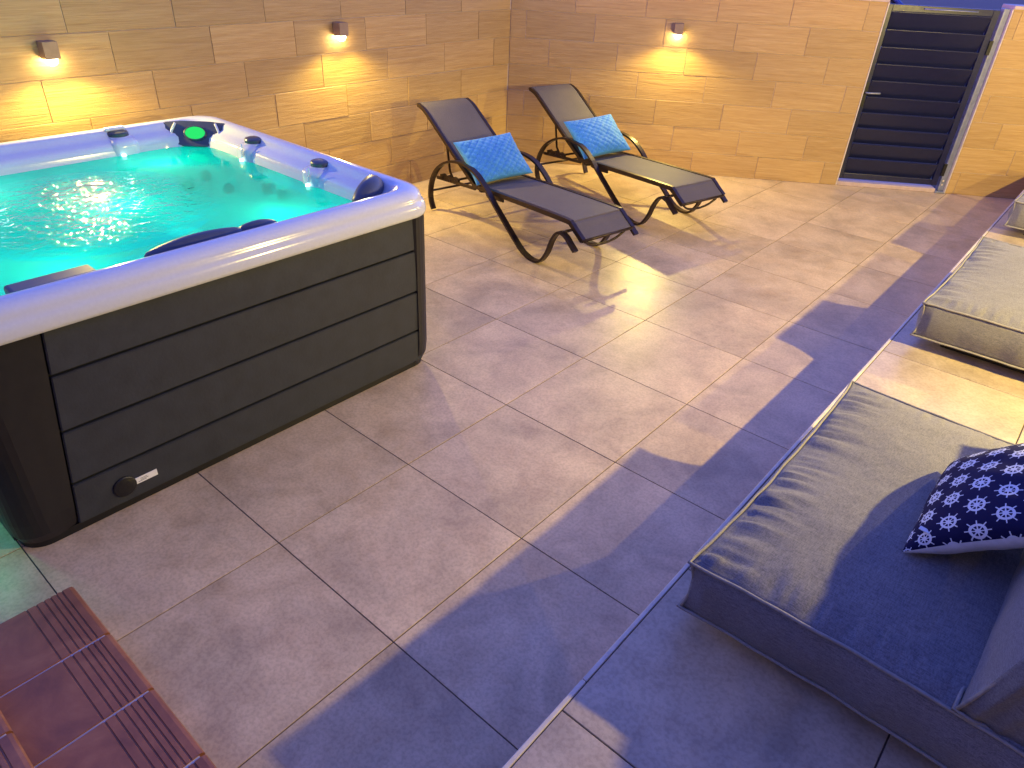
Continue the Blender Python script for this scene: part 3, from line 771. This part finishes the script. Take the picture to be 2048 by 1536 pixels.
def lounger_pillow(l, roll, label, seed, shift=0.0, lift=0.0):
    o = pillow_mesh('quilted_pillow', 0.51, 0.36, 0.135, 'blue_velvet', 0.006, 0.062, 96, 64, 0.08, None, 0.006, seed)
    tag(o, label, 'pillow', 'blue quilted pillows')
    th = l.rotation_euler.z; c, s = math.cos(th), math.sin(th)
    U = Vector((c, s, 0)); Wv = Vector((-s, c, 0)); Z = Vector((0, 0, 1))
    org = Vector(l.location) + U*(-1.145+lift) + Wv*(LW/2-0.028+shift) + Z*0.462
    ax = (Wv*math.cos(roll) + Z*math.sin(roll)); up = (-U*0.77 + Z*0.64)
    place(o, org, ax, up)
    return o
lounger_pillow(LL, R(1.5), 'blue diamond-quilted pillow leaning on the lounger nearer the hot tub', 3.0, 0.005)
lounger_pillow(RL, R(2), 'blue diamond-quilted pillow leaning on the lounger in front of the angled wall', 11.0, 0.0, 0.01)

# ------------------------------------------------------------------ deck seating: low bases, seat cushions, back cushions
def cushion(name, size, mat, label, cat, group, loc, seed, pucker=0.013, n=100, rot=None):
    """boxed cushion with domed, creased top and piping; local origin at lower corner x0,y0"""
    LX, LY, T = size
    e = empty(name, loc); tag(e, label, cat, group)
    if rot: e.rotation_euler = rot
    def top_z(a, b):
        x, y = a*LX, b*LY
        dx = min(x, LX-x); dy = min(y, LY-y)
        dome = 0.034*(1-math.exp(-dx/0.075))*(1-math.exp(-dy/0.075))
        f = 0.0
        for d, t_, k in ((x, y, 1), (LX-x, y, 2), (y, x, 3), (LY-y, x, 4)):
            wv = noise.noise(Vector((t_*(34 if k == 1 else 22) + seed*5, d*4.0, k*9.3)))
            wv += 0.7*noise.noise(Vector((t_*70+seed, d*5.0, k*4.3)))
            f += pucker*(1.0 if k == 1 else 0.5)*wv*math.exp(-((d-0.035)/(0.085 if k == 1 else 0.055))**2)*min(1, d/0.02)
        f += 0.006*noise.noise(Vector((x*4+seed, y*4, 1.1))) + 0.0022*noise.noise(Vector((x*16+seed, y*16, 5.0)))
        return T + dome + f*min(1, dx/0.015, ) * min(1, dy/0.015)
    def edge(t_, k, z):       # inward sag of the boxing between corners
        return 0.016*math.sin(math.pi*t_)**0.8 + 0.005*noise.noise(Vector((t_*9+seed, k*3.0, z*2)))
    def pos(a, b, zf):
        x, y = a*LX, b*LY
        x += edge(b, 1, 0)*(1-a)**6 - edge(b, 2, 0)*a**6
        y += edge(a, 3, 0)*(1-b)**6 - edge(a, 4, 0)*b**6
        return x, y
    vs, fs = [], []
    par = [0.5-0.5*math.cos(math.pi*i/n)*(0.5+0.5*abs(math.cos(math.pi*i/n))) if False else i/n for i in range(n+1)]
    for j in range(n+1):
        for i in range(n+1):
            x, y = pos(par[i], par[j], 1); vs.append((x, y, top_z(par[i], par[j])))
    for j in range(n):
        for i in range(n): fs.append((j*(n+1)+i, j*(n+1)+i+1, (j+1)*(n+1)+i+1, (j+1)*(n+1)+i))
    bnd = [(i, 0) for i in range(n)] + [(n, j) for j in range(n)] + [(n-i, n) for i in range(n)] + [(0, n-j) for j in range(n)]
    nb_ = len(bnd); cen = Vector((LX/2, LY/2))
    base = len(vs); levels = [0.86, 0.66, 0.45, 0.25, 0.10, 0.0]
    ring_prev = [j*(n+1)+i for i, j in bnd]
    for li, lv in enumerate(levels):
        ring = []
        for q_, (i, j) in enumerate(bnd):
            x, y = pos(par[i], par[j], lv)
            bulge = 0.016*math.sin(math.pi*lv) + 0.006*noise.noise(Vector((x*9+seed, y*9, lv*3)))*(1 if 0 < lv < 1 else 0)
            nx_ = (-1 if i == 0 else (1 if i == n else 0)); ny_ = (-1 if j == 0 else (1 if j == n else 0))
            cor = min(1, min(i, n-i)/6 if ny_ and not nx_ else (min(j, n-j)/6 if nx_ and not ny_ else 0))
            pin = 0.012*math.sin(math.pi*lv)*(1-cor)
            x += nx_*(bulge*cor-pin); y += ny_*(bulge*cor-pin)
            ring.append(len(vs)); vs.append((x, y, T*lv))
        for q_ in range(nb_):
            fs.append((ring_prev[(q_+1) % nb_], ring_prev[q_], ring[q_], ring[(q_+1) % nb_]))
        ring_prev = ring
    fs.append(tuple(reversed(ring_prev)))
    mesh_obj('cover', vs, fs, mat, e, True)
    for zf, nm in ((T, 'piping'), (0.0, 'piping')):
        pts = []
        for (i, j) in bnd[::2]:
            x, y = pos(par[i], par[j], 1)
            nx_ = (-1 if i == 0 else (1 if i == n else 0)); ny_ = (-1 if j == 0 else (1 if j == n else 0))
            pts.append((x+nx_*0.004, y+ny_*0.004, zf + 0.002*noise.noise(Vector((x*14+seed, y*14, zf*9))) + (0.001 if zf else 0.002)))
        tube(nm, pts, 0.0044, 'piping', e, 8, True)
    for (x, y) in ((0, 0), (LX, 0), (LX, LY), (0, LY)):
        sx = 1 if x == 0 else -1; sy = 1 if y == 0 else -1
        pts = [(x+sx*0.012*math.sin(math.pi*k/8), y+sy*0.012*math.sin(math.pi*k/8), T*k/8) for k in range(9)]
        tube('piping', pts, 0.0042, 'piping', e, 8)
    return e
SB = 0.365                                      # underside of the seat cushions
seats = ((0.405, 'nearest the camera, bearing the ship-wheel pillow'), (2.515, 'between the other two, second along the deck'), (4.630, 'farthest along the deck, cut by the right edge'))
SX = 1.285
for k, (ys, wh) in enumerate(seats):
    ly = 1.18
    b = empty('pallet_stand', (SX+0.13, ys+0.12, DECK)); tag(b, 'low dark slatted base under the grey seat cushion ' + wh.split(',')[0], 'base', 'low dark bases')
    for i in range(3):
        x0 = i*0.285; box('runner', (x0, 0.019, 0.0008), (x0+0.05, ly-0.24, 0.040), 'base_wood', b, 0.003)
    box('shade_board', (0.0, 0.0, 0.0009), (0.62, 0.018, 0.040), 'base_wood', b, 0.002); box('shade_board', (-0.019, 0.0, 0.0009), (-0.001, ly-0.24, 0.060), 'base_wood', b, 0.002)  # dark boards added to close the gap, standing in for black shade there
    for j in range(7):
        y_ = j*(ly-0.24-0.08)/6; box('slat', (0, y_, 0.041), (0.62, y_+0.08, 0.063), 'base_wood', b, 0.003)
    cushion('seat_cushion', (0.82, ly, 0.160), 'cushion_fabric', 'grey fabric seat cushion with pale piping, ' + wh, 'cushion', 'grey seat cushions', (SX, ys, SB), 3.7*k+1.3)
    cushion('back_cushion', (0.22, ly, 0.32), 'cushion_fabric', 'upright grey back cushion standing on the seat cushion ' + wh.split(',')[0], 'cushion', 'grey back cushions',
            (1.882, ys+0.003, SB+0.172), 2.1*k+8.3, 0.006, 40, (0, R(11), 0))

# ship-wheel pillow leaning on the nearest back cushion
sw_ = pillow_mesh('patterned_pillow', 0.45, 0.385, 0.155, 'wheel_print', 0.0, 0.1, 56, 56, 0.07, 'pillow_back', 0.005, 5.0)
tag(sw_, 'navy pillow printed with white ship wheels and a pale back, on the nearest cushion', 'pillow')
place(sw_, (1.812, 0.985, 0.705), (0.0, -1.0, -0.03), (0.74, 0.06, 0.68))
tg = box('care_tag', (-0.014, -0.006, -0.001), (0.014, 0.006, 0.001), 'label_white', sw_); tg.location = (0.196, -0.128, 0.036); tg.rotation_euler = (0, R(42), R(80))

# ------------------------------------------------------------------ parked car out in the street, over the gate
def car(loc, rz):
    e = empty('parked_car', loc, rz); tag(e, 'blue car parked in the street, roof just showing above the gate', 'car')
    secs = [(-2.1, .45, .72, .70), (-1.9, .32, .86, .82), (-1.2, .28, .94, .88), (-0.4, .28, .96, .90), (0.6, .28, .97, .90), (1.5, .30, .98, .87), (1.95, .36, .92, .80), (2.1, .48, .80, .70)]
    vs, fs = [], []
    for (x, zl, zh, hw_) in secs:
        for (yy, zz) in ((-hw_*.92, zl), (-hw_, (zl+zh)/2), (-hw_*.93, zh*.97), (-hw_*.6, zh), (hw_*.6, zh), (hw_*.93, zh*.97), (hw_, (zl+zh)/2), (hw_*.92, zl)): vs.append((x, yy, zz))
    for i in range(len(secs)-1):
        for k in range(8): fs.append((i*8+k, i*8+(k+1) % 8, (i+1)*8+(k+1) % 8, (i+1)*8+k))
    fs += [tuple(reversed(range(8))), tuple((len(secs)-1)*8+k for k in range(8))]
    mesh_obj('body', vs, fs, 'car_paint', e, True)
    cab = [(-1.15, .93, .94, .80), (-0.55, .93, 1.36, .66), (-0.2, .93, 1.43, .62), (0.6, .93, 1.43, .62), (1.15, .93, 1.36, .64), (1.75, .93, .95, .76)]
    vs, fs = [], []
    for (x, zl, zh, hw_) in cab:
        for (yy, zz) in ((-.80, zl), (-hw_, zh*.985), (hw_, zh*.985), (.80, zl)): vs.append((x, yy, zz))
    for i in range(len(cab)-1):
        for k in range(4): fs.append((i*4+k, i*4+(k+1) % 4, (i+1)*4+(k+1) % 4, (i+1)*4+k))
    fs += [(3, 2, 1, 0), tuple(20+k for k in range(4))]
    mesh_obj('cabin_glass', vs, fs, 'car_glass', e, False)
    bm = box_bm((-0.50, -0.63, 1.405), (1.12, 0.63, 1.455), 0.022, 2); bm_obj('roof', bm, 'car_paint', e, True)
    for yy in (-0.635, 0.635):
        for xa, za_, xb, zb_ in ((-1.15, .94, -0.5, 1.41), (0.32, .94, 0.32, 1.42), (1.10, 1.40, 1.75, .95)):
            sg = 1 if yy > 0 else -1
            tube('pillar', [(xa, sg*(.80 if za_ < 1.2 else .64), za_), (xb, sg*(.80 if zb_ < 1.2 else .64), zb_)], 0.035, 'car_paint', e, 8)
        tube('roof_rail', [(-0.45, yy*0.93, 1.47), (1.05, yy*0.93, 1.47)], 0.018, 'car_silver', e, 8)
    for x in (-1.3, 1.3):
        for yy in (-1, 1):
            wl = disc_cyl('wheel', (x, yy*0.66, 0.32), (0, yy, 0), 0.32, 0.20, 'tyre', e, 28, 0.0)
            disc_cyl('rim', (x, yy*0.87, 0.32), (0, yy, 0), 0.20, 0.012, 'car_silver', wl, 20, 0.01)
    for yy in (-0.62, 0.62):
        box('headlight', (-2.06, yy-0.14, 0.60), (-1.97, yy+0.14, 0.74), 'car_silver', e, 0.02)
        box('tail_light', (1.98, yy-0.12, 0.66), (2.10, yy+0.12, 0.82), 'car_silver', e, 0.02)
    return e
cpos = K + GD*4.6 + GN*9.0
car((cpos.x, cpos.y, -0.10), GA)
